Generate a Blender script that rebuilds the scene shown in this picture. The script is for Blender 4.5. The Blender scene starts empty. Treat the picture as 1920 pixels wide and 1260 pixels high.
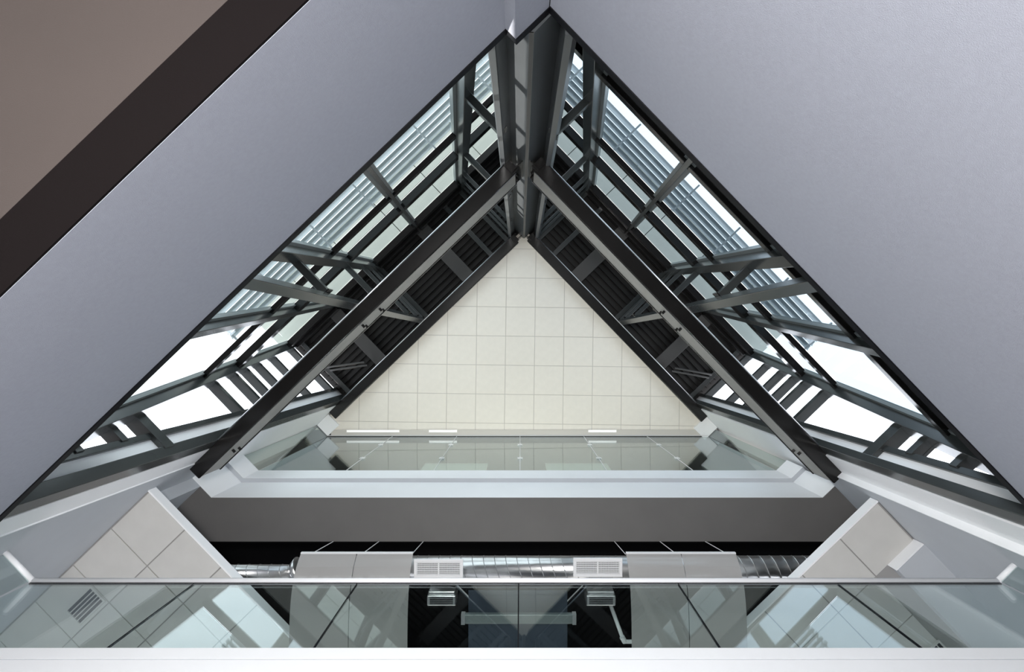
import bpy, bmesh, math, random
from mathutils import Vector, Matrix
random.seed(4)
sc = bpy.context.scene
COL = sc.collection

# ------------------------------------------------------------------ camera
# the camera stands on the atrium floor and looks straight up (x right, image down = +y)
cam_d = bpy.data.cameras.new('camera')
cam = bpy.data.objects.new('camera', cam_d)
COL.objects.link(cam)
cam.location = (0, 0, 0)
cam.rotation_euler = (math.pi, 0, 0)
cam_d.sensor_width = 36.0
cam_d.lens = 1100 * 36 / 1920
cam_d.shift_x = -15 / 1920
cam_d.shift_y = 12 / 1920
cam_d.clip_start = 0.05
cam_d.clip_end = 200
sc.camera = cam
F = 1100.0
FLOOR = -1.4

# ------------------------------------------------------------------ world, sun, fill lights, exposure
w = bpy.data.worlds.new('overcast_sky')
sc.world = w
w.use_nodes = True
nt = w.node_tree
bgn = nt.nodes['Background']
tc = nt.nodes.new('ShaderNodeTexCoord')
nz = nt.nodes.new('ShaderNodeTexNoise')
nz.inputs['Scale'].default_value = 1.6
nz.inputs['Detail'].default_value = 4
cr = nt.nodes.new('ShaderNodeValToRGB')
cr.color_ramp.elements[0].position = 0.3
cr.color_ramp.elements[0].color = (0.86, 0.91, 1.0, 1)
cr.color_ramp.elements[1].position = 0.75
cr.color_ramp.elements[1].color = (1.0, 1.0, 1.0, 1)
nt.links.new(tc.outputs['Generated'], nz.inputs['Vector'])
nt.links.new(nz.outputs['Fac'], cr.inputs['Fac'])
nt.links.new(cr.outputs['Color'], bgn.inputs['Color'])
bgn.inputs['Strength'].default_value = 5.0

RD = Vector((0.6934, 0.7206, 0))      # along the right wall of the atrium
LD = Vector((-0.7206, 0.6934, 0))     # along the left wall, square to it

sun_d = bpy.data.lights.new('sun', 'SUN')
sun_d.energy = 9.0
sun_d.angle = math.radians(0.6)
sun_d.color = (1.0, 0.95, 0.88)
sun = bpy.data.objects.new('sun', sun_d)
COL.objects.link(sun)
sd = (LD * 1.0 - RD * 0.10 + Vector((0, 0, 0.42))).normalized()
sun.rotation_euler = sd.to_track_quat('Z', 'Y').to_euler()


def area(name, loc, size, energy, color, direction, size_y=None):
    d = bpy.data.lights.new(name, 'AREA')
    d.energy = energy
    d.color = color
    d.shape = 'RECTANGLE'
    d.size = size
    d.size_y = size_y or size
    o = bpy.data.objects.new(name, d)
    COL.objects.link(o)
    o.location = loc
    o.rotation_euler = (-Vector(direction)).to_track_quat('Z', 'Y').to_euler()
    return o


area('upper_room_fill', (0, 3.6, 9.4), 6.0, 125, (1.0, 0.905, 0.81), (0, -0.25, 1), 1.6)  # added fill without a fixture, lifts the tiled ceiling
area('middle_room_fill', (0, 6.0, 5.0), 5.0, 30, (1.0, 0.93, 0.85), (0, -0.6, 0.7), 1.5)  # added fill for the middle floor, no fixture there
area('front_fill', (-0.45, -0.95, FLOOR + 0.4), 1.2, 400, (1.0, 0.985, 0.97), (0, 0.55, 1))  # added fill near the floor to brighten the front faces
area('corridor_fill', (-4.4, -1.6, FLOOR + 1.2), 1.2, 2.0, (1.0, 0.74, 0.55), (0, 0, 1))  # added warm fill under the brown ceiling, no fixture

sc.view_settings.view_transform = 'Standard'
sc.view_settings.look = 'None'
sc.view_settings.gamma = 1.0
sc.view_settings.use_curve_mapping = False
sc.view_settings.exposure = 0.0
sc.cycles.min_transparent_bounces = 8


# ------------------------------------------------------------------ materials
def mat(name, color, rough=0.5, metal=0.0, spec=0.5, bump=0.0, bscale=80, var=0.0, vscale=3.0, stretch=None):
    m = bpy.data.materials.new(name)
    m.use_nodes = True
    n = m.node_tree.nodes
    l = m.node_tree.links
    b = n['Principled BSDF']
    b.inputs['Base Color'].default_value = (*color, 1)
    b.inputs['Roughness'].default_value = rough
    b.inputs['Metallic'].default_value = metal
    b.inputs['Specular IOR Level'].default_value = spec
    t = n.new('ShaderNodeTexCoord')
    if var > 0:
        x = n.new('ShaderNodeTexNoise')
        x.inputs['Scale'].default_value = vscale
        x.inputs['Detail'].default_value = 6
        l.new(t.outputs['Object'], x.inputs['Vector'])
        r = n.new('ShaderNodeValToRGB')
        r.color_ramp.elements[0].position = 0.3
        r.color_ramp.elements[1].position = 0.7
        r.color_ramp.elements[0].color = (*[c * (1 - var) for c in color], 1)
        r.color_ramp.elements[1].color = (*[min(1, c * (1 + var)) for c in color], 1)
        l.new(x.outputs['Fac'], r.inputs['Fac'])
        l.new(r.outputs['Color'], b.inputs['Base Color'])
    if bump > 0:
        x = n.new('ShaderNodeTexNoise')
        x.inputs['Scale'].default_value = bscale
        x.inputs['Detail'].default_value = 3
        if stretch:
            mp = n.new('ShaderNodeMapping')
            mp.inputs['Scale'].default_value = stretch
            l.new(t.outputs['Object'], mp.inputs['Vector'])
            l.new(mp.outputs['Vector'], x.inputs['Vector'])
        else:
            l.new(t.outputs['Object'], x.inputs['Vector'])
        u = n.new('ShaderNodeBump')
        u.inputs['Strength'].default_value = bump
        u.inputs['Distance'].default_value = 0.004
        l.new(x.outputs['Fac'], u.inputs['Height'])
        l.new(u.outputs['Normal'], b.inputs['Normal'])
    return m


def glass(name, tint, f0=0.045, fmax=0.95, rough=0.0):
    m = bpy.data.materials.new(name)
    m.use_nodes = True
    n = m.node_tree.nodes
    l = m.node_tree.links
    n.clear()
    out = n.new('ShaderNodeOutputMaterial')
    mix = n.new('ShaderNodeMixShader')
    tr = n.new('ShaderNodeBsdfTransparent')
    tr.inputs['Color'].default_value = (*tint, 1)
    gl = n.new('ShaderNodeBsdfGlossy')
    gl.inputs['Roughness'].default_value = rough
    gl.inputs['Color'].default_value = (0.93, 0.97, 1.0, 1)
    lw = n.new('ShaderNodeLayerWeight')
    lw.inputs['Blend'].default_value = 0.5
    p = n.new('ShaderNodeMath')
    p.operation = 'POWER'
    p.inputs[1].default_value = 5
    a = n.new('ShaderNodeMath')
    a.operation = 'MULTIPLY_ADD'
    a.inputs[1].default_value = fmax
    a.inputs[2].default_value = f0
    l.new(lw.outputs['Facing'], p.inputs[0])
    l.new(p.outputs[0], a.inputs[0])
    l.new(a.outputs[0], mix.inputs['Fac'])
    l.new(tr.outputs[0], mix.inputs[1])
    l.new(gl.outputs[0], mix.inputs[2])
    l.new(mix.outputs[0], out.inputs['Surface'])
    return m


def translucent(name, color, opac):
    m = bpy.data.materials.new(name)
    m.use_nodes = True
    n = m.node_tree.nodes
    l = m.node_tree.links
    n.clear()
    out = n.new('ShaderNodeOutputMaterial')
    m1 = n.new('ShaderNodeMixShader')
    m2 = n.new('ShaderNodeMixShader')
    tr = n.new('ShaderNodeBsdfTransparent')
    tl = n.new('ShaderNodeBsdfTranslucent')
    df = n.new('ShaderNodeBsdfDiffuse')
    tl.inputs['Color'].default_value = (*color, 1)
    df.inputs['Color'].default_value = (*color, 1)
    m1.inputs['Fac'].default_value = 0.6
    l.new(tl.outputs[0], m1.inputs[1])
    l.new(df.outputs[0], m1.inputs[2])
    m2.inputs['Fac'].default_value = opac
    l.new(tr.outputs[0], m2.inputs[1])
    l.new(m1.outputs[0], m2.inputs[2])
    l.new(m2.outputs[0], out.inputs['Surface'])
    return m


def emit(name, color, s):
    m = bpy.data.materials.new(name)
    m.use_nodes = True
    b = m.node_tree.nodes['Principled BSDF']
    b.inputs['Base Color'].default_value = (*color, 1)
    b.inputs['Emission Color'].default_value = (*color, 1)
    b.inputs['Emission Strength'].default_value = s
    return m


MT = dict(
    greywall=mat('grey_wall_covering', (0.34, 0.35, 0.40), 0.9, bump=0.35, bscale=260, var=0.03, vscale=40),
    white=mat('white_paint', (0.92, 0.92, 0.93), 0.6, bump=0.05, bscale=60, var=0.01),
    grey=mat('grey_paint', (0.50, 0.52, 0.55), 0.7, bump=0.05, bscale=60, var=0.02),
    soffit=mat('shaded_soffit', (0.145, 0.14, 0.135), 0.55, bump=0.05, bscale=60, var=0.04),  # dark tone carries the soffit's lack of light
    soffit2=mat('darkened_ceiling', (0.05, 0.05, 0.048), 0.8),  # darkened to stand for an unlit room, so reflections show
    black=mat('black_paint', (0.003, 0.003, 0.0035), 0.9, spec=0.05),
    trim=mat('black_trim', (0.004, 0.004, 0.006), 0.5, spec=0.1),
    brown=mat('brown_paint', (0.066, 0.052, 0.047), 0.85, bump=0.2, bscale=200, var=0.03),
    darkbrown=mat('shaded_underside', (0.007, 0.0052, 0.0053), 0.9, spec=0.08, bump=0.1, bscale=200),  # shadow under the left wall put into the colour
    tile=mat('cream_ceiling_tile', (0.86, 0.805, 0.725), 0.9, bump=0.12, bscale=150, var=0.02, vscale=9),
    grid=mat('ceiling_grid', (0.62, 0.58, 0.53), 0.6),
    gtile=mat('grey_ceiling_tile', (0.60, 0.585, 0.56), 0.55, bump=0.06, bscale=150, var=0.03, vscale=5),
    ggrid=mat('grey_ceiling_grid', (0.34, 0.33, 0.32), 0.5),
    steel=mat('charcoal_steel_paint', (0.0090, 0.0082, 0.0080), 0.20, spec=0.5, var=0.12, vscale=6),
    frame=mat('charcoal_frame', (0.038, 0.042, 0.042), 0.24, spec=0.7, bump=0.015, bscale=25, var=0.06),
    web=mat('lit_steel_paint', (0.33, 0.315, 0.285), 0.5, bump=0.03, bscale=25, var=0.08, vscale=5),  # charcoal paint lightened: light on the beams' inner faces put into colour
    column=mat('dark_teal_steel_paint', (0.060, 0.066, 0.070), 0.34, spec=0.6, var=0.08, vscale=4),
    sash=mat('grey_sash', (0.16, 0.18, 0.18), 0.35, spec=0.6),
    deck=mat('dark_roof_deck', (0.017, 0.0155, 0.0145), 0.6, spec=0.3, var=0.1),
    plate=mat('dark_plate', (0.055, 0.052, 0.05), 0.5, var=0.06),
    louvre=mat('pale_louvre', (0.62, 0.68, 0.70), 0.35, spec=0.6),
    overhang=mat('cream_overhang', (0.80, 0.80, 0.72), 0.8, spec=0.0),
    alu=mat('pale_rail', (0.86, 0.86, 0.88), 0.35),
    duct=mat('galvanised_duct', (0.66, 0.66, 0.66), 0.28, metal=1.0, bump=0.25, bscale=9, var=0.08, vscale=8, stretch=(1, 6, 6)),
    seam=mat('duct_seam', (0.5, 0.5, 0.5), 0.4, metal=1.0),
    edge=mat('highlight_metal', (0.75, 0.75, 0.77), 0.3, metal=1.0),  # bright metal standing in for the highlight on beam edges
    grille=mat('white_grille', (0.83, 0.83, 0.84), 0.5),
    dark=mat('grille_void', (0.01, 0.01, 0.014), 0.9),
    wire=mat('steel_wire', (0.80, 0.80, 0.79), 0.4),
    pipe=mat('white_pipe', (0.72, 0.73, 0.73), 0.4),
    concrete=mat('pale_concrete', (0.45, 0.44, 0.43), 0.9, bump=0.1, bscale=20, var=0.08),
    glass=glass('clear_guard_glass', (0.86, 0.91, 0.90), 0.06),
    uglass=glass('upper_glass', (0.80, 0.86, 0.84), 0.10),
    rglass=glass('tinted_facade_glass', (0.50, 0.545, 0.57), 0.03, 0.16),
    lglass=glass('facade_glass', (0.66, 0.70, 0.70), 0.035, 0.22),
    eglass=glass('clear_end_glass', (0.94, 0.95, 0.96), 0.02, 0.2),
    film=translucent('white_translucent_sheet', (0.62, 0.60, 0.585), 0.66),
    bluefilm=translucent('blue_grey_sheet', (0.10, 0.12, 0.155), 0.75),
    cream=mat('cream_board', (0.85, 0.82, 0.74), 0.6),
    lamp=emit('ceiling_light', (1.0, 0.97, 0.92), 0.45),
)


# ------------------------------------------------------------------ mesh helpers
def PT(side, p, q, z):
    """side frame: p runs along the wall, q is the distance outward from the camera axis"""
    v = LD * p - RD * q if side == 'L' else RD * p - LD * q
    return Vector((v.x, v.y, z))


class MB:
    def __init__(s):
        s.v = []
        s.f = []

    def hexa(s, c):
        i = len(s.v)
        s.v += [tuple(x) for x in c]
        s.f += [tuple(i + k for k in q) for q in
                ((0, 3, 2, 1), (4, 5, 6, 7), (0, 1, 5, 4), (1, 2, 6, 5), (2, 3, 7, 6), (3, 0, 4, 7))]
        return s

    def sbox(s, side, p0, p1, q0, q1, z0, z1):
        return s.hexa([PT(side, p0, q0, z0), PT(side, p1, q0, z0), PT(side, p1, q1, z0), PT(side, p0, q1, z0),
                       PT(side, p0, q0, z1), PT(side, p1, q0, z1), PT(side, p1, q1, z1), PT(side, p0, q1, z1)])

    def box(s, x0, x1, y0, y1, z0, z1):
        return s.hexa([(x0, y0, z0), (x1, y0, z0), (x1, y1, z0), (x0, y1, z0),
                       (x0, y0, z1), (x1, y0, z1), (x1, y1, z1), (x0, y1, z1)])

    def prism(s, pts, z0, z1):
        n = len(pts)
        i = len(s.v)
        s.v += [(p[0], p[1], z0) for p in pts] + [(p[0], p[1], z1) for p in pts]
        s.f.append(tuple(i + k for k in range(n)))
        s.f.append(tuple(i + n + k for k in reversed(range(n))))
        for k in range(n):
            j = (k + 1) % n
            s.f.append((i + k, i + j, i + n + j, i + n + k))
        return s

    def tube(s, a, b, r, n=12, r2=None):
        a = Vector(a)
        b = Vector(b)
        r2 = r if r2 is None else r2
        d = (b - a).normalized()
        u = d.orthogonal().normalized()
        w_ = d.cross(u)
        i = len(s.v)
        for c, rr in ((a, r), (b, r2)):
            for k in range(n):
                t = 2 * math.pi * k / n
                s.v.append(tuple(c + u * rr * math.cos(t) + w_ * rr * math.sin(t)))
        for k in range(n):
            j = (k + 1) % n
            s.f.append((i + k, i + j, i + n + j, i + n + k))
        s.f.append(tuple(i + k for k in reversed(range(n))))
        s.f.append(tuple(i + n + k for k in range(n)))
        return s

    def build(s, name, m, parent=None, bevel=0.0, smooth=False, origin=None):
        me = bpy.data.meshes.new(name)
        o0 = Vector(origin) if origin is not None else Vector((0, 0, 0))
        me.from_pydata([tuple(Vector(v) - o0) for v in s.v], [], s.f)
        bm = bmesh.new()
        bm.from_mesh(me)
        bmesh.ops.recalc_face_normals(bm, faces=bm.faces)
        if bevel > 0:
            bmesh.ops.bevel(bm, geom=bm.edges[:], offset=bevel, segments=2, affect='EDGES', profile=0.5)
        bm.to_mesh(me)
        bm.free()
        me.materials.append(m)
        if smooth:
            for p in me.polygons:
                p.use_smooth = len(p.vertices) == 4
        o = bpy.data.objects.new(name, me)
        COL.objects.link(o)
        if parent is not None:
            o.parent = parent
            pl = world_loc(parent)
            o.location = o0 - pl
        else:
            o.location = o0
        return o


def world_loc(o):
    v = Vector(o.location)
    while o.parent is not None:
        o = o.parent
        v += Vector(o.location)
    return v


def thing(name, label, cat, loc, group=None):
    o = bpy.data.objects.new(name, None)
    COL.objects.link(o)
    o.location = loc
    o.empty_display_size = 0.2
    o['label'] = label
    o['category'] = cat
    if group:
        o['group'] = group
    return o


def tag(o, label, cat, group=None):
    o['label'] = label
    o['category'] = cat
    if group:
        o['group'] = group
    return o


def struct(o, label=None):
    o['kind'] = 'structure'
    if label:
        o['label'] = label
    return o


def sroot(name, loc, label=None):
    o = bpy.data.objects.new(name, None)
    COL.objects.link(o)
    o.location = loc
    return struct(o, label)


def clip(poly, n, d):
    """keep the part of a 2d polygon where n.x <= d"""
    out = []
    for i in range(len(poly)):
        a, b = poly[i], poly[(i + 1) % len(poly)]
        da = n[0] * a[0] + n[1] * a[1] - d
        db = n[0] * b[0] + n[1] * b[1] - d
        if da <= 0:
            out.append(a)
        if (da < 0) != (db < 0) and da != db:
            t = da / (da - db)
            out.append((a[0] + (b[0] - a[0]) * t, a[1] + (b[1] - a[1]) * t))
    return out


def area2(poly):
    return abs(sum(poly[i][0] * poly[(i + 1) % len(poly)][1] - poly[(i + 1) % len(poly)][0] * poly[i][1]
                   for i in range(len(poly)))) / 2


def at(u, v, z):
    return Vector(((u - 975) * z / F, (v - 642) * z / F, z))


# ------------------------------------------------------------------ key dimensions (metres, camera height = 0)
ZW = 4.05                    # top of the lower atrium walls
Z2, Z2B = 3.77, 3.38         # middle floor: top, underside
ZB = 7.20                    # underside of the lower steel beams
ZU = 12.15                   # underside of the upper steel beams
ZC = 12.29                   # tiled ceiling
ZS = 7.66                    # underside of the upper floor edge
ZCURB, Z3 = 8.50, 9.0
YG = 1.963                   # plane of both glass fronts
WALLQ = {'L': 1.63, 'R': 1.76}
T1 = {'L': 1.712, 'R': 1.767}
QG0 = {'L': 1.48, 'R': 1.51}
PE = {'L': 4.25, 'R': 4.14}   # splayed ends of the glass fronts
SIDE = {'L': 'left', 'R': 'right'}


def qg(s, z):
    return QG0[s] + 0.15 * z


def CT(s, p, off, z):
    return PT(s, p, qg(s, z) + off, z)


# ------------------------------------------------------------------ setting: floor, lower walls
struct(MB().box(-14, 14, -14, 14, FLOOR - 0.2, FLOOR).build('floor', MT['concrete']), 'pale concrete floor of the atrium')

m = MB()
m.sbox('L', -1.43, 4.25, 1.63, 1.857, 2.44, ZW)
wl = struct(m.build('wall_left', MT['greywall']), 'grey wall with fine textured covering on the left of the atrium')
MB().sbox('L', -1.75, -1.43, 1.53, 1.80, FLOOR, ZW).build('pier', MT['greywall'], wl)
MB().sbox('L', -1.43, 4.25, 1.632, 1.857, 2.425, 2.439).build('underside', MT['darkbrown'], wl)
m = MB()
m.sbox('R', -1.53, 4.6, 1.76, 1.95, FLOOR, ZW)
wr = struct(m.build('wall_right', MT['greywall']), 'grey wall with fine textured covering on the right of the atrium')
# black trims on top of the walls
t = MB()
t.sbox('L', -1.43, 4.25, 1.622, 1.87, ZW, ZW + 0.075)
t.sbox('L', -1.75, -1.43, 1.522, 1.87, ZW, ZW + 0.075)
struct(t.build('trim_1', MT['trim'], bevel=0.004), 'black trim along the top of the left wall')
t = MB().sbox('R', -1.53, 4.6, 1.752, 1.97, ZW, ZW + 0.075)
struct(t.build('trim_2', MT['trim'], bevel=0.004), 'black trim along the top of the right wall')
# ground floor ceilings either side (solid blocks up to the terrace)
struct(MB().sbox('L', -3.0, 6.5, 1.857, 7.0, 2.75, 4.0).build('ceiling', MT['brown']), 'brownish ceiling beyond the dark edge of the left wall')
struct(MB().sbox('R', -3.0, 6.5, 1.95, 7.0, 2.75, 4.0).build('ceiling', MT['brown']))
struct(MB().sbox('L', -3.0, 6.5, 6.8, 7.0, FLOOR, 2.75).build('wall_far_left', MT['brown']))
struct(MB().sbox('R', -3.0, 6.5, 6.8, 7.0, FLOOR, 2.75).build('wall_far_right', MT['brown']))

# ------------------------------------------------------------------ floors of the building in front
def plan(off=0.0, far=9.0, qe=1.70):
    """outline of the room in front, its edge set back by off from the glass plane"""
    yl = YG + off
    pl, pr = PE['L'] + off, PE['R'] + off
    ql = (0.6934 * pl - yl) / 0.7206
    qr = (0.7206 * pr - yl) / 0.6934
    a = PT('L', pl, qe, 0)
    b = PT('L', pl, ql, 0)
    c = PT('R', pr, qr, 0)
    d = PT('R', pr, qe, 0)
    e = PT('R', far, qe, 0)
    g = PT('L', far, qe, 0)
    return [(v.x, v.y) for v in (a, b, c, d, e, g)], (a, b, c, d)


ol, (GA, GB, GC, GD) = plan(0)
wf = struct(MB().prism(ol, 3.64, Z2).build('wall_front', MT['white'], bevel=0.0), 'white edge of the middle floor under the glass guardrail')
MB().prism(plan(0.002)[0], Z2B, 3.632).build('fascia', MT['white'], wf)
MB().prism(plan(0.0012)[0], 3.6325, 3.6395).build('joint', MT['grey'], wf)
def front_strip(off):
    pts, (a, b, c, d) = plan(off, 5.6, 1.70)
    r2 = PT('R', (2.6 + 0.6934 * 1.70) / 0.7206, 1.70, 0)
    l2 = PT('L', (2.6 + 0.7206 * 1.70) / 0.6934, 1.70, 0)
    return [(p.x, p.y) for p in (a, b, c, d, r2, l2)]


struct(MB().prism(front_strip(0), ZCURB, Z3).build('trim_3', MT['white']), 'white curb under the upper glass')
# upper floor edge: recessed face, soffit with its shade put into the colour
fe = struct(MB().prism(front_strip(0.062), ZS + 0.01, ZCURB).build('trim_4', MT['white']), 'pale face of the upper floor edge below the curb')
pts, (a, b, c, d) = plan(0.066, 5.6, 1.56)
YV = 2.60
# the soffit strip runs from the glass edge back to the dark void
a = PT('L', PE['L'] + 0.066, 1.54, 0)
d = PT('R', PE['R'] + 0.066, 1.70, 0)
sofp = [(a.x, a.y), (b.x, b.y), (c.x, c.y), (d.x, d.y)]
ql = (0.6934 * 4.9 - YV) / 0.7206
pL = (YV + 0.7206 * 1.54) / 0.6934
pR = (YV + 0.6934 * 1.70) / 0.7206
l2 = PT('L', pL, 1.54, 0)
r2 = PT('R', pR, 1.70, 0)
sofp += [(r2.x, r2.y), (l2.x, l2.y)]
struct(MB().prism(sofp, ZS, ZS + 0.3).build('trim_5', MT['soffit']), 'soffit band below the upper glass, its shade painted in dark grey')

struct(MB().sbox('L', PE['L'] + 0.066, 8.0, 1.54, 1.70, 6.85, 8.5).build('trim_8', MT['grey']), 'grey boxed bulkhead left of the dark soffit')

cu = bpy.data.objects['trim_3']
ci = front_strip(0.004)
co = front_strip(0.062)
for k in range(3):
    MB().prism([ci[k], ci[k + 1], co[k + 1], co[k]], ZCURB - 0.006, ZCURB - 0.001).build('underside_shade', MT['grey'], cu)  # shade under the curb overhang painted on as grey strips

# black void above the middle floor, room shells
def inside(x0, x1, y0, y1, q=2.0):
    # rectangle cut back to the two outer walls of the building
    pl = [(x0, y0), (x1, y0), (x1, y1), (x0, y1)]
    pl = clip(pl, (-RD.x, -RD.y), q)
    return clip(pl, (-LD.x, -LD.y), q)


struct(MB().prism(inside(-15, 15, YV, 9.5), Z3 - 0.1, Z3).build('floor', MT['concrete']))
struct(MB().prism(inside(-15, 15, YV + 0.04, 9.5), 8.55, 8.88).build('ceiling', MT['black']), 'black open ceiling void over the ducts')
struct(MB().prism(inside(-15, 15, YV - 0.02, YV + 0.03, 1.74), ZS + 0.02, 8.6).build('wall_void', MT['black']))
struct(MB().prism(inside(-15, 15, 9.4, 9.6), FLOOR, 12.6).build('wall_back', MT['grey']))
for s in 'LR':
    gq = {'L': 1.69, 'R': 1.66}[s]
    p0 = {'L': 3.92, 'R': 3.90}[s]
    wq = {'L': 1.70, 'R': 1.74}[s]
    o = MB().sbox(s, p0, 10.5, gq, 2.0, Z2, ZS).build('wall_shaded_' + SIDE[s], MT['grey'])  # grey stands for shade on the wall, put into its colour
    struct(o, 'middle floor wall on the %s, its shade painted in grey' % SIDE[s])
    MB().sbox(s, p0 - 0.012, p0 - 0.001, gq, wq, Z2, ZS).build('reveal', MT['white'], o)
    o = MB().sbox(s, {'L': 3.66, 'R': 3.60}[s], 10.5, wq, 2.0, Z2 - 0.4, 12.5).build('wall_white_' + SIDE[s], MT['white'])
    struct(o, 'white wall rising behind the %s end column' % SIDE[s])
    struct(MB().sbox(s, 3.0, 10.5, 2.3, 2.5, FLOOR, 3.4).build('wall_ground_' + SIDE[s], MT['grey']))
# roof over everything
RS = 12.74
m = MB()
m.sbox('L', -3.9, 3.6, -0.5, 3.6, RS, RS + 0.2)
m.sbox('R', -3.9, 3.6, -0.5, 3.6, RS, RS + 0.2)
m.prism(inside(-15, 15, -1.0, 9.6), RS, RS + 0.2)
struct(m.build('ceiling', MT['deck']), 'dark roof slab above the deck')

# ------------------------------------------------------------------ tiled ceiling
cr_ = sroot('ceiling', (0, 0, ZC), 'cream tiled ceiling in the triangle between the upper beams')
TS = 0.61
ex = Vector((0.9999, 0.0138, 0))
ey = Vector((-0.0138, 0.9999, 0))
org = at(782.9, 737.0, ZC)
org.z = 0
shared = {}
back = [(-0.3, -2.6), (0.5, -2.6), (6.0, 3.0), (6.0, 5.0), (-6.0, 5.0), (-6.0, 3.0)]
cell = None


def in_roof(poly):
    # keep inside both upper beams
    poly = clip(poly, (-RD.x, -RD.y), 1.66)
    if len(poly) > 2:
        poly = clip(poly, (-LD.x, -LD.y), 1.71)
    return poly


for j in range(-6, 6):
    for i in range(-6, 13):
        g0 = 0.006
        cs = [(i * TS + g0, j * TS + g0), ((i + 1) * TS - g0, j * TS + g0), ((i + 1) * TS - g0, (j + 1) * TS - g0), (i * TS + g0, (j + 1) * TS - g0)]
        pl = [((org + ex * x + ey * y).x, (org + ex * x + ey * y).y) for x, y in cs]
        cl = in_roof(pl)
        if len(cl) > 2:
            cl = clip(cl, (0, 1), 1.83)
        if len(cl) < 3 or area2(cl) < 0.004:
            continue
        cx = sum(p[0] for p in pl) / 4
        cy = sum(p[1] for p in pl) / 4
        if cy > 3.6 or abs(cx) > 5:
            continue
        full = abs(area2(cl) - area2(pl)) < 1e-5
        if full and 'tile' in shared:
            o = shared['tile'].copy()
            COL.objects.link(o)
            o.parent = cr_
            o.location = Vector((cx, cy, ZC)) - cr_.location
        else:
            o = MB().prism(cl, ZC, ZC + 0.02).build('ceiling_tile', MT['tile'], cr_, bevel=0.003 if full else 0, origin=(cx, cy, ZC))
            if full:
                shared['tile'] = o
gp = in_roof([(-6, -3), (6, -3), (6, 1.83), (-6, 1.83)])
MB().prism(gp, ZC + 0.008, ZC + 0.05).build('grid', MT['grid'], cr_)
rc = [(p[0], p[1]) for p in plan(0.03, 8.0, 1.68)[0]]
struct(MB().prism(rc, ZC + 0.01, ZC + 0.06).build('ceiling', MT['soffit2']), 'upper room ceiling behind its glass front, dimness put into the colour')
# slim border and three slot lights above the upper glass
m = MB().box(-3.95, 3.85, 1.83, 1.95, ZC - 0.03, ZC + 0.005)
b6 = struct(m.build('trim_6', MT['grid']), 'pale border strip where the ceiling meets the upper glass')
for s in 'LR':
    MB().sbox(s, PE[s] - 0.33, PE[s] - 0.005, 1.375, {'L': 1.695, 'R': 1.735}[s], ZC - 0.06, ZC + 0.005).build('splay_border', MT['white'], b6)
for k, (u0, u1, lb) in enumerate(((651, 749, 'long white slot light at the left end of the ceiling border'),
                                  (805, 857, 'short white slot light left of centre on the ceiling border'),
                                  (1103, 1155, 'short white slot light right of centre on the ceiling border'))):
    x0, x1 = (u0 - 975) * ZC / F, (u1 - 975) * ZC / F
    lt = thing('slot_light', lb, 'light', ((x0 + x1) / 2, 1.85, ZC - 0.04), 'slot lights on the ceiling border')
    MB().box(x0, x1, 1.833, 1.873, ZC - 0.036, ZC - 0.03).build('diffuser', MT['lamp'], lt)
    fr = MB()
    fr.box(x0 - 0.012, x1 + 0.012, 1.825, 1.833, ZC - 0.04, ZC - 0.03)
    fr.box(x0 - 0.012, x1 + 0.012, 1.873, 1.881, ZC - 0.04, ZC - 0.03)
    fr.build('frame', MT['grille'], lt)

# ------------------------------------------------------------------ steel: column, beams, posts, struts
# apex column, a W-shaped section
colp = [(0.063, -2.18), (0.10, -2.18), (0.303, -2.39), (0.318, -2.22), (0.318, -2.166), (0.375, -2.166), (0.42, -2.24),
        (0.42, -2.60), (-0.25, -2.60), (-0.25, -2.26), (-0.235, -2.18), (-0.185, -2.18), (-0.18, -2.24), (-0.106, -2.356)]
kc = thing('steel_column', 'tall charcoal steel column standing in the apex of the triangle', 'column', (0.08, -2.35, ZW))
MB().prism(colp, ZW + 0.08, RS).build('shaft', MT['column'], kc)
MB().box(0.066, 0.097, -2.186, -2.178, ZW + 0.08, ZU).build('nose_plate', MT['plate'], kc)
for s in 'LR':
    # gusset plates where each beam meets the column
    for z0, z1 in ((ZB - 0.02, ZB + 0.62), (ZU - 0.02, ZU + 0.4)):
        g_ = MB()
        g_.sbox(s, -1.62, -1.36, T1[s] - 0.15, T1[s] - 0.135, z0 - 0.05, z1)
        g_.sbox(s, -1.46, -1.36, T1[s] - 0.17, T1[s] - 0.01, z0, z0 + 0.03)
        g_.build('gusset', MT['steel'], kc, bevel=0.003)
    for z0 in (ZB + 0.1, ZB + 0.3):
        p_ = PT(s, -1.42, T1[s] - 0.16, z0)
        q_ = PT(s, -1.42, T1[s] - 0.21, z0)
        MB().tube(p_, q_, 0.016, 6).build('bolt', MT['steel'], kc)


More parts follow.
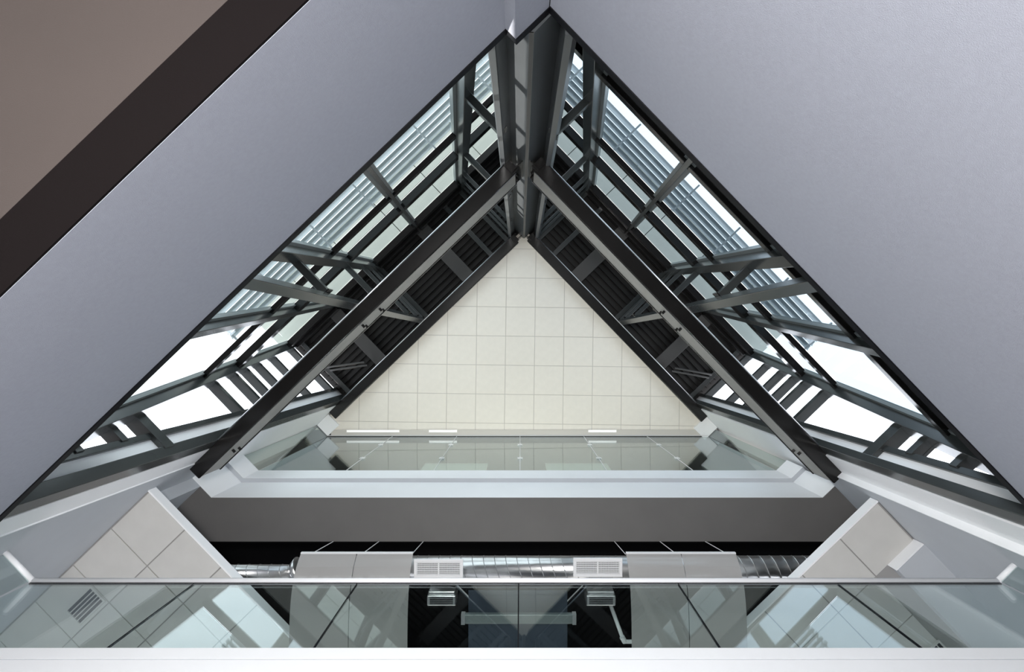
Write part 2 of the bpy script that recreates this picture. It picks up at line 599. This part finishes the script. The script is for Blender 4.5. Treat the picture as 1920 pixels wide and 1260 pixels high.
def beam(s, level, z0, wid, dep, p0, p1, bolts):
    lb = 'long charcoal steel beam on the %s at the %s level, running to the apex column' % (SIDE[s], level)
    r = thing('steel_beam', lb, 'beam', PT(s, (p0 + p1) / 2, T1[s] - wid / 2, z0), 'steel beams')
    q1 = T1[s]
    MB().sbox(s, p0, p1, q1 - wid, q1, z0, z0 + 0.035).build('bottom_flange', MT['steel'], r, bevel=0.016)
    MB().tube(PT(s, p0 + 0.05, q1, z0 + 0.008), PT(s, p1 - 0.05, q1, z0 + 0.008), 0.009, 8).build('edge_highlight', MT['edge'], r, smooth=True)['label'] = 'added metal strip standing for the highlight on the flange edge'  # thin rod added to draw the highlight along the flange
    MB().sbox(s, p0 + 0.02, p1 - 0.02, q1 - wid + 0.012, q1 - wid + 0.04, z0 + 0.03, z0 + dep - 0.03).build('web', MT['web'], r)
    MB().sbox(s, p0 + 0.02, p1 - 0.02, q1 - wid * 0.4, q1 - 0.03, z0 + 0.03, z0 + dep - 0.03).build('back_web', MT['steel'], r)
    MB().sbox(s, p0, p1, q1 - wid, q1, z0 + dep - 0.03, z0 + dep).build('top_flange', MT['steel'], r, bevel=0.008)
    for bp, bz in bolts:
        MB().tube(PT(s, bp, q1 - wid + 0.02, z0 + bz), PT(s, bp, q1 - wid - 0.035, z0 + bz), 0.018, 6).build('bolt', MT['steel'], r)
    return r


beam('L', 'lower', ZB, 0.185, 0.55, -1.42, 4.01, ((0.98, 0.2), (0.98, 0.36), (1.28, 0.2), (1.28, 0.36), (3.55, 0.2), (3.55, 0.36)))
beam('R', 'lower', ZB, 0.190, 0.55, -1.42, 3.93, ((0.98, 0.2), (0.98, 0.36), (1.28, 0.2), (1.28, 0.36), (3.45, 0.2), (3.45, 0.36)))
beam('L', 'upper', ZU, 0.205, 0.40, -1.42, 3.86, ())
beam('R', 'upper', ZU, 0.205, 0.40, -1.42, 3.80, ())

for s in 'LR':
    r = thing('steel_post', 'slim charcoal post rising past the middle of the %s lower beam' % SIDE[s], 'post', PT(s, 1.155, T1[s] + 0.05, ZW), 'posts behind the beams')
    for z0, z1 in ((ZW + 0.08, 12.44),):
        MB().sbox(s, 1.105, 1.21, T1[s] + 0.004, T1[s] + 0.09, z0, z1).build('shaft', MT['frame'], r, bevel=0.006)
    r = thing('steel_column', 'charcoal column at the %s end of the beams beside the white wall' % SIDE[s], 'column', PT(s, 3.57, 1.77, Z2), 'end columns')
    p0 = {'L': 3.50, 'R': 3.44}[s]
    MB().sbox(s, p0, p0 + 0.15, {'L': 1.702, 'R': 1.755}[s], {'L': 1.835, 'R': 1.85}[s], Z2 - 0.4, 12.5).build('shaft', MT['frame'], r, bevel=0.006)
    c_ = MB()
    for z0 in (ZB + 0.12, ZB + 0.3):
        c_.tube(PT(s, p0 + 0.03, {'L': 1.702, 'R': 1.755}[s], z0), PT(s, p0 + 0.03, {'L': 1.66, 'R': 1.71}[s], z0), 0.018, 6)
    c_.build('bolt', MT['steel'], r)

ST = (6.22, 9.08, 10.8, 11.75, 12.4)
NM = ('lowest', 'second', 'third', 'fourth', 'topmost')
for s in 'LR':
    for pp, wh, q0 in (({'L': -1.42, 'R': -1.36}[s], 'apex column', T1[s] + 0.03), (1.125, 'middle post', T1[s] + 0.092)):
        for k, z in enumerate(ST):
            if z > 12:
                q0 = max(q0, T1[s] + 0.03)
            wd = (0.085, 0.085, 0.07, 0.05, 0.05)[k]
            r = thing('steel_strut', '%s charcoal strut from the %s slanted glass to the %s' % (NM[k], SIDE[s], wh), 'strut',
                      PT(s, pp, (q0 + qg(s, z)) / 2, z), 'struts to the slanted glass')
            MB().sbox(s, pp - wd / 2, pp + wd / 2, q0, qg(s, z) - 0.06, z, z + 0.10).build('bar', MT['frame'], r, bevel=0.006)
            MB().sbox(s, pp - wd / 2 - 0.02, pp + wd / 2 + 0.02, q0, q0 + 0.012, z - 0.02, z + 0.12).build('end_plate', MT['steel'], r)

# ------------------------------------------------------------------ slanted glass walls
MUS = {'L': -1.42, 'R': -1.34}
MU = ((-1.38, 0.15, 0.16), (-0.115, 0.055, 0.10), (1.07, 0.13, 0.16), (2.18, 0.10, 0.13), (3.48, 0.20, 0.16))
# transom: z0, z1, inward depth
TRN = ((5.44, 5.56, 0.07), (7.86, 8.0, 0.075), (9.0, 9.27, 0.115), (11.68, 12.0, 0.13), (12.08, 12.45, 0.2))
ZT = 12.6
for k, s in enumerate('LR'):
    r = sroot('window_%d' % (k + 1), PT(s, 1.0, qg(s, 5.4), 5.4), 'tall slanted glass wall on the %s' % SIDE[s])
    for mi, (p, wd, dp) in enumerate(MU):
        p = MUS[s] if mi == 0 else p
        for (hw, d0, nm, mt) in ((wd / 2, dp, 'mullion', MT['frame']), (wd / 2 + 0.045, 0.035, 'sash', MT['sash'])):
            o1 = 0.0 if nm == 'mullion' else 0.02
            c8 = []
            for z in (4.05, ZT):
                c8 += [CT(s, p - hw, -d0, z), CT(s, p + hw, -d0, z), CT(s, p + hw, o1, z), CT(s, p - hw, o1, z)]
            MB().hexa(c8).build(nm, mt, r, bevel=0.005 if nm == 'mullion' else 0.0)
    cuts = [MU[i][0] for i in range(len(MU))]
    for (z0, z1, dp) in TRN:
        ends = [-(qg(s, z0) - 0.1)] + cuts
        for i in range(len(ends) - 1):
            h0 = 0 if i == 0 else MU[i - 1][1] / 2
            h1 = MU[i][1] / 2
            a, b = ends[i] + h0, ends[i + 1] - h1
            MB().hexa([CT(s, a, -dp, z0), CT(s, b, -dp, z0), CT(s, b, 0.0, z0), CT(s, a, 0.0, z0),
                       CT(s, a, -dp, z1), CT(s, b, -dp, z1), CT(s, b, 0.0, z1), CT(s, a, 0.0, z1)]).build('transom', MT['steel'], r, bevel=0.006)
    for (z0, z1) in ((5.56, 7.86), (8.0, 9.0), (9.27, 11.68)):
        a0 = [-(qg(s, z0) - 0.05)] + cuts
        a1 = [-(qg(s, z1) - 0.05)] + cuts
        for i in range(len(cuts)):
            MB().hexa([CT(s, a0[i], 0.004, z0), CT(s, a0[i + 1], 0.004, z0), CT(s, a0[i + 1], 0.016, z0), CT(s, a0[i], 0.016, z0),
                       CT(s, a1[i], 0.004, z1), CT(s, a1[i + 1], 0.004, z1), CT(s, a1[i + 1], 0.016, z1), CT(s, a1[i], 0.016, z1)]
                      ).build('pane', MT['lglass' if s == 'L' else 'rglass'], r)
    # dark spandrels below and above the glass
    for (z0, z1, dp) in ((4.0, 5.44, 0.02), (12.0, RS, 0.02)):
        MB().hexa([CT(s, -qg(s, z0), -dp, z0), CT(s, 3.5, -dp, z0), CT(s, 3.5, 0.02, z0), CT(s, -qg(s, z0), 0.02, z0),
                   CT(s, -qg(s, z1), -dp, z1), CT(s, 3.5, -dp, z1), CT(s, 3.5, 0.02, z1), CT(s, -qg(s, z1), 0.02, z1)]
                  ).build('spandrel', MT['frame'], r)

# ------------------------------------------------------------------ end walls
BARS = ((5.20, 0.10, 2.02), (5.80, 0.10, 2.02), (6.24, 0.17, 1.80), (8.30, 0.10, 2.02), (9.05, 0.09, 2.02), (9.54, 0.09, 2.02),
        (10.15, 0.09, 2.02), (11.0, 0.09, 2.02), (12.25, 0.12, 2.02))
for k, s in enumerate('LR'):
    pe = {'L': 3.55, 'R': 3.52}[s]
    r = sroot('window_%d' % (k + 3), PT(s, pe, 2.3, 4.0), 'glazed end wall on the %s with thick dark bars' % SIDE[s])
    MB().sbox(s, pe - 0.03, pe + 0.07, 1.975, 2.05, Z2 - 0.3, RS).build('mullion', MT['frame'], r, bevel=0.005)
    MB().sbox(s, pe, pe + 0.10, 1.84, 1.975, Z2 - 0.3, RS).build('jamb', MT['white'], r)
    zs = [3.9]
    for (z, h, q0) in BARS:
        q0 = min(q0, 2.05) if q0 > 1.9 else q0
        pp0 = pe - 0.06 if q0 < 1.9 else pe - 0.045
        pp1 = pe + 0.085
        MB().hexa([PT(s, pp0, q0, z), PT(s, pp1, q0, z), CT(s, pp1, -0.02, z), CT(s, pp0, -0.02, z),
                   PT(s, pp0, q0, z + h), PT(s, pp1, q0, z + h), CT(s, pp1, -0.02, z + h), CT(s, pp0, -0.02, z + h)]
                  ).build('transom', MT['frame'], r, bevel=0.005)
        z0 = zs[-1]
        z1 = z
        MB().hexa([PT(s, pe + 0.04, 2.04, z0), PT(s, pe + 0.05, 2.04, z0), CT(s, pe + 0.05, -0.02, z0), CT(s, pe + 0.04, -0.02, z0),
                   PT(s, pe + 0.04, 2.04, z1), PT(s, pe + 0.05, 2.04, z1), CT(s, pe + 0.05, -0.02, z1), CT(s, pe + 0.04, -0.02, z1)]
                  ).build('pane', MT['eglass'], r)
        zs.append(z + h)

# ------------------------------------------------------------------ roof deck and overhang
for k, s in enumerate('LR'):
    r = thing('roof_deck', 'dark ribbed roof deck between the upper beam and the %s glass wall' % SIDE[s], 'roof', PT(s, 1.0, 2.5, 12.62), 'roof decks')
    MB().sbox(s, -3.0, 3.55, 1.66, 3.4, 12.66, RS).build('sheet', MT['deck'], r)
    rb = None
    n = 0
    q = 1.72
    while q < 3.3:
        if rb is None:
            rb = MB().sbox(s, -2.4, 3.5, q, q + 0.075, 12.60, 12.66).build('rib', MT['deck'], r, origin=PT(s, 0, q, 12.6))
        else:
            c = rb.copy()
            COL.objects.link(c)
            c.parent = r
            c.location = PT(s, 0, q, 12.6) - r.location
        q += 0.125
    for p0, p1, wh in ((-0.32, -0.02, 'first'), (2.25, 2.53, 'second')):
        o = thing('cross_plate', '%s flat dark plate under the %s roof deck counted from the apex' % (wh, SIDE[s]), 'plate', PT(s, (p0 + p1) / 2, 2.4, 12.45), 'plates under the roof deck')
        MB().sbox(s, p0, p1, T1[s] + 0.01, 3.28, 12.44, 12.47).build('plate', MT['plate'], o, bevel=0.006)
        MB().sbox(s, (p0 + p1) / 2 - 0.02, (p0 + p1) / 2 + 0.02, T1[s] + 0.01, 3.28, 12.47, 12.60).build('stem', MT['steel'], o)
    for p0, wh in ((-1.36, 'by the apex column'), (1.0, 'by the middle post'), (3.3, 'by the end wall'), (-0.9, 'near the apex')):
        o = thing('roof_joist', 'dark roof joist %s under the %s roof deck' % (wh, SIDE[s]), 'joist', PT(s, p0 + 0.05, 2.4, 12.48), 'roof joists')
        MB().sbox(s, p0, p0 + 0.10, T1[s] + 0.01, 3.3, 12.46, 12.49).build('flange', MT['frame'], o, bevel=0.005)
        MB().sbox(s, p0 + 0.04, p0 + 0.06, T1[s] + 0.01, 3.3, 12.49, 12.60).build('web', MT['frame'], o)
    o = thing('diagonal_brace', 'pale twin-bar diagonal brace under the %s roof deck near the end wall' % SIDE[s], 'brace', PT(s, 2.9, 2.1, 12.1))
    for dq in (0, 0.09):
        a_, b_ = PT(s, 3.25, 2.32 + dq, 12.2), PT(s, 2.62, 1.86 + dq, 12.2)
        MB().tube(a_, b_, 0.022, 8).build('bar', MT['plate'], o)
    # overhang soffit outside
    o = thing('roof_overhang', 'cream panelled roof overhang outside the %s glass wall' % SIDE[s], 'overhang', PT(s, 0, 4.0, 12.7), 'roof overhangs')
    p = -4.6
    while p < 3.4:
        MB().sbox(s, p + 0.008, p + 1.192, 3.44, 4.0, 12.70, 12.74).build('soffit_panel', MT['overhang'], o)
        MB().sbox(s, p + 0.008, p + 1.192, 4.012, 4.6, 12.70, 12.74).build('soffit_panel', MT['overhang'], o)
        p += 1.2
    MB().sbox(s, -4.6, 3.5, 3.40, 4.62, 12.74, 12.94).build('roof_edge', MT['frame'], o)

# ------------------------------------------------------------------ sunshade louvres
for k, s in enumerate('LR'):
    o = thing('sunshade', 'pale louvred sunshade outside the %s slanted glass wall' % SIDE[s], 'sunshade', PT(s, 0.3, 2.95, 8.0), 'sunshades')
    sl = None
    zL = 8.0
    for i in range(5):
        q = 2.75 + 0.084 * i
        if sl is None:
            m = MB()
            # curved blade, extruded along p
            prof = []
            for t_ in range(7):
                x = t_ / 6 * 0.088
                prof.append((x, 0.030 * math.sin(math.pi * t_ / 6) * 0.5 + 0.045 * t_ / 6))
            low = [(q + x, zL + y) for x, y in prof]
            up = [(q + x, zL + y + 0.008) for x, y in prof]
            ring = low + up[::-1]
            n = len(ring)
            i0 = len(m.v)
            for pp in (-2.6, 2.8):
                m.v += [tuple(PT(s, pp, a_, b_)) for a_, b_ in ring]
            for t_ in range(n):
                j = (t_ + 1) % n
                m.f.append((t_, j, n + j, n + t_))
            m.f.append(tuple(range(n)))
            m.f.append(tuple(range(2 * n - 1, n - 1, -1)))
            sl = m.build('slat', MT['louvre'], o, origin=PT(s, 0, q, zL))
        else:
            c = sl.copy()
            COL.objects.link(c)
            c.parent = o
            c.location = PT(s, 0, q, zL) - o.location
    for pp in (-2.1, -1.0, 0.15, 0.95, 1.9, 2.75):
        MB().sbox(s, pp - 0.012, pp + 0.012, 2.70, 3.24, zL - 0.03, zL + 0.0).build('bracket', MT['louvre'], o)

# ------------------------------------------------------------------ upper glass front
r = sroot('window_5', (0, YG, Z3), 'long frameless glass front of the upper floor')
JX = (-2.66, -1.32, 0.0, 1.33, 2.65)
xs = [GB.x] + list(JX) + [GC.x]
for i in range(6):
    MB().box(xs[i] + 0.005, xs[i + 1] - 0.005, YG, YG + 0.012, Z3, ZC - 0.02).build('pane', MT['uglass'], r)
for A_, B_ in ((GA, GB), (GD, GC)):
    d = (A_ - B_).normalized()
    n = Vector((-d.y, d.x, 0))
    if n.y < 0:
        n = -n
    p0 = B_ + d * 0.005
    p1 = A_ - d * 0.02
    MB().hexa([(*p0.xy, Z3), (*p1.xy, Z3), (*(p1 + n * 0.012).xy, Z3), (*(p0 + n * 0.012).xy, Z3),
               (*p0.xy, ZC - 0.02), (*p1.xy, ZC - 0.02), (*(p1 + n * 0.012).xy, ZC - 0.02), (*(p0 + n * 0.012).xy, ZC - 0.02)]).build('pane', MT['uglass'], r)
    MB().hexa([(*(p0 - n * 0.02).xy, ZC - 0.05), (*(p1 - n * 0.02).xy, ZC - 0.05), (*(p1 + n * 0.03).xy, ZC - 0.05), (*(p0 + n * 0.03).xy, ZC - 0.05),
               (*(p0 - n * 0.02).xy, ZC), (*(p1 - n * 0.02).xy, ZC), (*(p1 + n * 0.03).xy, ZC), (*(p0 + n * 0.03).xy, ZC)]).build('head_channel', MT['plate'], r)
MB().box(GB.x, GC.x, YG - 0.015, YG + 0.03, ZC - 0.05, ZC).build('head_channel', MT['plate'], r)
MB().box(GB.x, GC.x, YG - 0.022, YG - 0.015, ZC - 0.06, ZC - 0.02).build('head_bead', MT['alu'], r)
for x in JX:
    for z in (9.9, 11.2):
        m = MB()
        for dx, dz in ((1, 1), (-1, -1), (1, -1), (-1, 1)):
            m.tube((x, YG - 0.012, z), (x + dx * 0.04, YG - 0.012, z + dz * 0.04), 0.007, 6)
        m.tube((x, YG - 0.03, z), (x, YG - 0.002, z), 0.014, 8)
        m.build('spider_fitting', MT['wire'], r)
    MB().tube((x, YG - 0.004, Z3), (x, YG - 0.004, ZC - 0.05), 0.005, 6).build('joint_rod', MT['wire'], r)
for (u0, u1, lb) in ((788, 911, 'left'), (1025, 1146, 'right')):
    zz = 9.5
    x0, x1 = (u0 - 975) * zz / F, (u1 - 975) * zz / F
    o = thing('cream_panel', 'cream panel standing low behind the upper glass, %s one of two' % lb, 'board', ((x0 + x1) / 2, 2.1, Z3), 'cream boards behind the upper glass')  # plain cream rectangle behind the glass
    MB().box(x0, x1, 2.06, 2.085, Z3 + 0.08, 10.0).build('board', MT['cream'], o)
    for x in (x0 + 0.1, x1 - 0.1):
        MB().box(x - 0.015, x + 0.015, 2.085, 2.30, Z3, Z3 + 0.03).build('foot', MT['steel'], o)
        MB().box(x - 0.015, x + 0.015, 2.085, 2.11, Z3, Z3 + 0.5).build('stand', MT['steel'], o)

# ------------------------------------------------------------------ middle-floor glass guardrail
r = thing('glass_guardrail', 'frameless glass guardrail with a bright metal handrail along the middle floor', 'railing', (0, YG, Z2))
ZR = 4.80
xs = [GB.x, -2.66, -1.33, -0.012, 1.29, 2.59, GC.x]
for i in range(6):
    MB().box(xs[i] + 0.005, xs[i + 1] - 0.005, YG + 0.004, YG + 0.016, Z2, ZR).build('pane', MT['glass'], r)
for i in range(1, 6):
    MB().box(xs[i] - 0.004, xs[i] + 0.004, YG + 0.003, YG + 0.017, Z2, ZR).build('joint', MT['trim'], r)
rail = [GA, GB, GC, GD]
for A_, B_ in ((GA, GB), (GD, GC)):
    d = (A_ - B_).normalized()
    n = Vector((-d.y, d.x, 0))
    if n.y < 0:
        n = -n
    p0 = B_ + d * 0.01
    p1 = A_ - d * 0.02
    MB().hexa([(*p0.xy, Z2), (*p1.xy, Z2), (*(p1 + n * 0.012).xy, Z2), (*(p0 + n * 0.012).xy, Z2),
               (*p0.xy, ZR), (*p1.xy, ZR), (*(p1 + n * 0.012).xy, ZR), (*(p0 + n * 0.012).xy, ZR)]).build('pane', MT['glass'], r)
m = MB()
for i in range(3):
    a_, b_ = rail[i], rail[i + 1]
    m.tube((a_.x, a_.y, ZR + 0.026), (b_.x, b_.y, ZR + 0.026), 0.024, 16)
m.build('handrail', MT['alu'], r, smooth=True)
m = MB()
m.box(GB.x, GC.x, YG + 0.003, YG + 0.017, ZR - 0.012, ZR + 0.01)
m.build('rail_channel', MT['trim'], r)

# ------------------------------------------------------------------ middle floor: tiled ceilings either side
ZT2 = 6.58
for s in 'LR':
    gq = {'L': 1.69, 'R': 1.655}[s]
    p0 = {'L': 4.16, 'R': 4.07}[s]
    r = sroot('ceiling', PT(s, p0 + 1, 0.5, ZT2), 'grey tiled ceiling of the middle floor on the %s' % SIDE[s])
    MB().sbox(s, p0 - 0.02, p0 - 0.002, -2.2, gq, ZT2 - 0.015, ZT2 + 0.12).build('edge_strip', MT['white'], r)
    MB().sbox(s, p0, p0 + 3.2, -2.2, gq, ZT2 + 0.012, ZT2 + 0.05).build('grid', MT['ggrid'], r)
    first = None
    for i in range(5):
        for j in range(6):
            pa = p0 + 0.004 + i * 0.59
            qa = gq - 0.012 - (j + 1) * 0.585
            if s == 'R' and i >= 1 and j == 0:
                continue
            ctr = PT(s, pa + 0.295, qa + 0.29, ZT2)
            if first is None:
                first = MB().sbox(s, pa + 0.006, pa + 0.584, qa + 0.006, qa + 0.579, ZT2, ZT2 + 0.02).build('ceiling_tile', MT['gtile'], r, bevel=0.003, origin=ctr)
            else:
                c = first.copy()
                COL.objects.link(c)
                c.parent = r
                c.location = ctr - r.location
    if s == 'R':
        o = MB().sbox(s, 4.67, 8.0, 1.255, 1.66, 6.43, 7.2).build('trim_7', MT['grey'])
        struct(o, 'grey boxed bulkhead beside the right tiled ceiling')
        MB().sbox(s, 4.655, 4.668, 1.24, 1.655, 6.43, 6.60).build('edge_strip', MT['white'], r)
    gp_, gq_ = {'L': (5.55, 1.25), 'R': (5.85, 0.95)}[s]
    o = thing('air_grille', 'dark slotted air grille in the %s tiled ceiling of the middle floor' % SIDE[s], 'vent', PT(s, gp_, gq_, ZT2 - 0.01), 'slotted ceiling grilles')
    f_ = MB()
    f_.sbox(s, gp_ - 0.20, gp_ + 0.20, gq_ - 0.12, gq_ - 0.10, ZT2 - 0.02, ZT2 - 0.001)
    f_.sbox(s, gp_ - 0.20, gp_ + 0.20, gq_ + 0.10, gq_ + 0.12, ZT2 - 0.02, ZT2 - 0.001)
    f_.sbox(s, gp_ - 0.20, gp_ - 0.18, gq_ - 0.10, gq_ + 0.10, ZT2 - 0.02, ZT2 - 0.001)
    f_.sbox(s, gp_ + 0.18, gp_ + 0.20, gq_ - 0.10, gq_ + 0.10, ZT2 - 0.02, ZT2 - 0.001)
    f_.build('frame', MT['gtile'], o)
    MB().sbox(s, gp_ - 0.18, gp_ + 0.18, gq_ - 0.10, gq_ + 0.10, ZT2 - 0.006, ZT2 - 0.002).build('void', MT['dark'], o)
    for i in range(4):
        qq = gq_ - 0.06 + i * 0.04
        MB().sbox(s, gp_ - 0.18, gp_ + 0.18, qq - 0.006, qq + 0.006, ZT2 - 0.018, ZT2 - 0.006).build('slat', MT['gtile'], o)

# ------------------------------------------------------------------ duct, grilles, hanging sheets
ZD = 7.0
YD = (1067 - 642) * ZD / F
r = thing('spiral_duct', 'long round galvanised duct with spiral seams behind the handrail', 'duct', (0, YD, ZD - 0.15))
MB().tube((-2.62, YD, ZD), (4.6, YD, ZD), 0.152, 32).build('main_run', MT['duct'], r, smooth=True)
MB().tube((-4.6, YD + 0.05, ZD), (-2.72, YD + 0.05, ZD), 0.10, 28).build('narrow_run', MT['duct'], r, smooth=True)
MB().tube((-2.72, YD + 0.05, ZD), (-2.62, YD, ZD), 0.10, 28, 0.152).build('reducer', MT['duct'], r, smooth=True)


def ring(x, y, rr, lean):
    m = MB()
    n = 24
    i0 = 0
    for k in range(n):
        t_ = 2 * math.pi * k / n
        for dx, dr in ((-0.006, 0), (0, 0.006), (0.006, 0)):
            m.v.append((x + dx + lean * math.cos(t_), y + (rr + dr) * math.cos(t_), ZD + (rr + dr) * math.sin(t_)))
    for k in range(n):
        j = (k + 1) % n
        for e_ in (0, 1):
            m.f.append((k * 3 + e_, j * 3 + e_, j * 3 + e_ + 1, k * 3 + e_ + 1))
    return m


rg = ring(0, YD, 0.151, 0.05).build('seam', MT['seam'], r, origin=(0, YD, ZD))
x = -2.5
while x < 4.4:
    c = rg if x == -2.5 else rg.copy()
    if c is not rg:
        COL.objects.link(c)
        c.parent = r
    c.location = Vector((x, YD, ZD)) - r.location
    x += 0.132
rg2 = ring(0, YD + 0.05, 0.099, 0.035).build('seam', MT['seam'], r, origin=(0, YD + 0.05, ZD))
x = -4.4
first = True
while x < -2.75:
    c = rg2 if first else rg2.copy()
    if not first:
        COL.objects.link(c)
        c.parent = r
    first = False
    c.location = Vector((x, YD + 0.05, ZD)) - r.location
    x += 0.132

ZG = 6.79
for (u0, u1, v0, v1, lb) in ((776, 868, 1049, 1084, 'left'), (1075, 1167, 1047, 1082, 'right')):
    x0, x1 = (u0 - 975) * ZG / F, (u1 - 975) * ZG / F
    y0, y1 = (v0 - 642) * ZG / F, (v1 - 642) * ZG / F
    o = thing('air_grille', '%s white framed supply grille under the round duct' % lb, 'vent', ((x0 + x1) / 2, (y0 + y1) / 2, ZG), 'white grilles on the duct')
    b_ = 0.035
    m = MB()
    m.box(x0, x1, y0, y0 + b_, ZG, ZG + 0.03)
    m.box(x0, x1, y1 - b_, y1, ZG, ZG + 0.03)
    m.box(x0, x0 + b_, y0 + b_, y1 - b_, ZG, ZG + 0.03)
    m.box(x1 - b_, x1, y0 + b_, y1 - b_, ZG, ZG + 0.03)
    m.build('frame', MT['grille'], o, bevel=0.003)
    MB().box(x0 + b_, x1 - b_, y0 + b_, y1 - b_, ZG + 0.03, ZG + 0.034).build('void', MT['dark'], o)
    m = MB().box(x0 + 0.02, x1 - 0.02, y0 + 0.02, y1 - 0.02, ZG + 0.034, ZG + 0.042)
    m.build('neck', MT['duct'], o)
    nb = 7
    for i in range(nb):
        y = y0 + b_ + (y1 - y0 - 2 * b_) * (i + 0.5) / nb
        MB().box(x0 + b_, x1 - b_, y - 0.005, y + 0.005, ZG + 0.008, ZG + 0.016).build('blade', MT['grille'], o)
    MB().box((x0 + x1) / 2 - 0.006, (x0 + x1) / 2 + 0.006, y0 + b_, y1 - b_, ZG + 0.004, ZG + 0.02).build('centre_bar', MT['grille'], o)
    m = MB()
    nv = 26
    for i in range(nv):
        x = x0 + b_ + (x1 - x0 - 2 * b_) * (i + 0.5) / nv
        m.box(x - 0.002, x + 0.002, y0 + b_, y1 - b_, ZG + 0.016, ZG + 0.024)
    f_ = m.build('vertical_fins', MT['grille'], o)
    f_['kind'] = 'stuff'

# curved translucent sheets
def sheet_profile():
    pts = []
    for k in range(17):
        t_ = k / 16
        y = 2.43 + t_ * 1.75
        z = 6.42 + 0.36 * math.exp(-((y - 2.43) / 0.22))
        pts.append((y, z))
    return pts


for (x0, x1, lb, wl_) in ((-2.53, -1.235, 'left', ((-2.42, -2.56), (-1.83, -1.93), (-1.25, -1.35))),
                          (1.225, 2.49, 'right', ((1.22, 1.32), (1.81, 1.94), (2.40, 2.55)))):
    o = thing('hanging_sheet', '%s white translucent curved sheet hung below the duct' % lb, 'panel', ((x0 + x1) / 2, 3.3, 6.42), 'white hanging sheets')
    pr = sheet_profile()
    xm = (x0 + x1) / 2
    for a_, b_ in ((x0, xm - 0.004), (xm + 0.004, x1)):
        m = MB()
        n = len(pr)
        for xx in (a_, b_):
            for dz in (0, 0.006):
                m.v += [(xx, y, z + dz) for y, z in pr]
        for k in range(n - 1):
            m.f.append((k, k + 1, 2 * n + k + 1, 2 * n + k))
            m.f.append((n + k, 3 * n + k, 3 * n + k + 1, n + k + 1))
        for k in range(n - 1):
            m.f.append((k, n + k, n + k + 1, k + 1))
            m.f.append((2 * n + k, 2 * n + k + 1, 3 * n + k + 1, 3 * n + k))
        m.f.append((0, 2 * n, 3 * n, n))
        m.f.append((n - 1, 2 * n - 1, 4 * n - 1, 3 * n - 1))
        m.build('sheet', MT['film'], o)
    m = MB().box(x0, x1, 2.425, 2.44, 6.765, 6.80)
    m.build('front_edge', MT['grille'], o)
    for xb, xt in wl_:
        MB().tube((xb if abs(xb) < 2.5 else xb, 2.45, 6.79), (xb * 1.0 + (xb - xt) * -0.2, 2.66, 8.0), 0.005, 6).build('wire', MT['wire'], o)

# centre sheet with linear lamp
o = thing('hanging_sheet', 'dark blue-grey sheet hung in the middle between the two white sheets', 'panel', (0, 3.2, 6.2))
MB().box(-0.545, 0.50, 2.62, 3.9, 6.20, 6.206).build('sheet', MT['bluefilm'], o)
for sx in (-1, 1):
    MB().tube(at(975 + sx * 117, 1098, 7.2), at(975 + sx * 27, 1190, 6.22), 0.007, 8).build('rod', MT['wire'], o)
o = thing('linear_lamp', 'pale bar-shaped linear lamp hung across the middle sheet', 'lamp', (0, 2.91, 6.14))
x0, x1 = (865 - 975) * 6.15 / F, (1080 - 975) * 6.15 / F
y0, y1 = (1150 - 642) * 6.15 / F, (1168 - 642) * 6.15 / F
MB().box(x0, x1, y0, y1, 6.12, 6.18).build('housing', MT['sash'], o, bevel=0.01)
for sx in (-1, 1):
    xx = x0 + 0.02 if sx < 0 else x1 - 0.02
    MB().box(xx - 0.02, xx + 0.02, y0 - 0.004, y1 + 0.004, 6.115, 6.185).build('end_cap', MT['seam'], o)

# terminal boxes on the duct branches
ZX = 6.75
for (u0, u1, lb) in ((803, 853, 'left'), (1101, 1152, 'right')):
    x0, x1 = (u0 - 975) * ZX / F, (u1 - 975) * ZX / F
    y0, y1 = (1101 - 642) * ZX / F, (1135 - 642) * ZX / F
    o = thing('terminal_box', '%s galvanised air terminal box behind the guardrail glass' % lb, 'vent', ((x0 + x1) / 2, (y0 + y1) / 2, ZX), 'air terminal boxes')
    MB().box(x0, x1, y0 + 0.05, y1 - 0.09, ZX, ZX + 0.25).build('body', MT['duct'], o, bevel=0.01)
    m = MB().box(x0 - 0.012, x1 + 0.012, y1 - 0.12, y1, ZX - 0.02, ZX + 0.2)
    m.build('collar', MT['duct'], o, bevel=0.012)
    MB().box(x0 + 0.02, x1 - 0.02, y1 - 0.10, y1 - 0.02, ZX - 0.024, ZX - 0.02).build('void', MT['dark'], o)
    for i in range(4):
        y = y1 - 0.09 + i * 0.02
        MB().box(x0 + 0.02, x1 - 0.02, y - 0.003, y + 0.003, ZX - 0.03, ZX - 0.024).build('slat', MT['seam'], o)

o = thing('sprinkler_pipe', 'thin white pipe with an elbow below the right terminal box', 'pipe', at(1150, 1137, 6.7))
pp = [at(1144, 1132, 6.9), at(1168, 1198, 6.6), at(1172, 1203, 6.6), at(1206, 1203, 6.6)]
m = MB()
for i in range(3):
    m.tube(pp[i], pp[i + 1], 0.022, 10)
m.build('pipe', MT['pipe'], o, smooth=True)
MB().tube(at(1166, 1194, 6.6), at(1172, 1204, 6.6), 0.03, 10).build('elbow', MT['pipe'], o)
MB().tube(at(1196, 1203, 6.6), at(1202, 1203, 6.6), 0.032, 10).build('fitting', MT['pipe'], o)
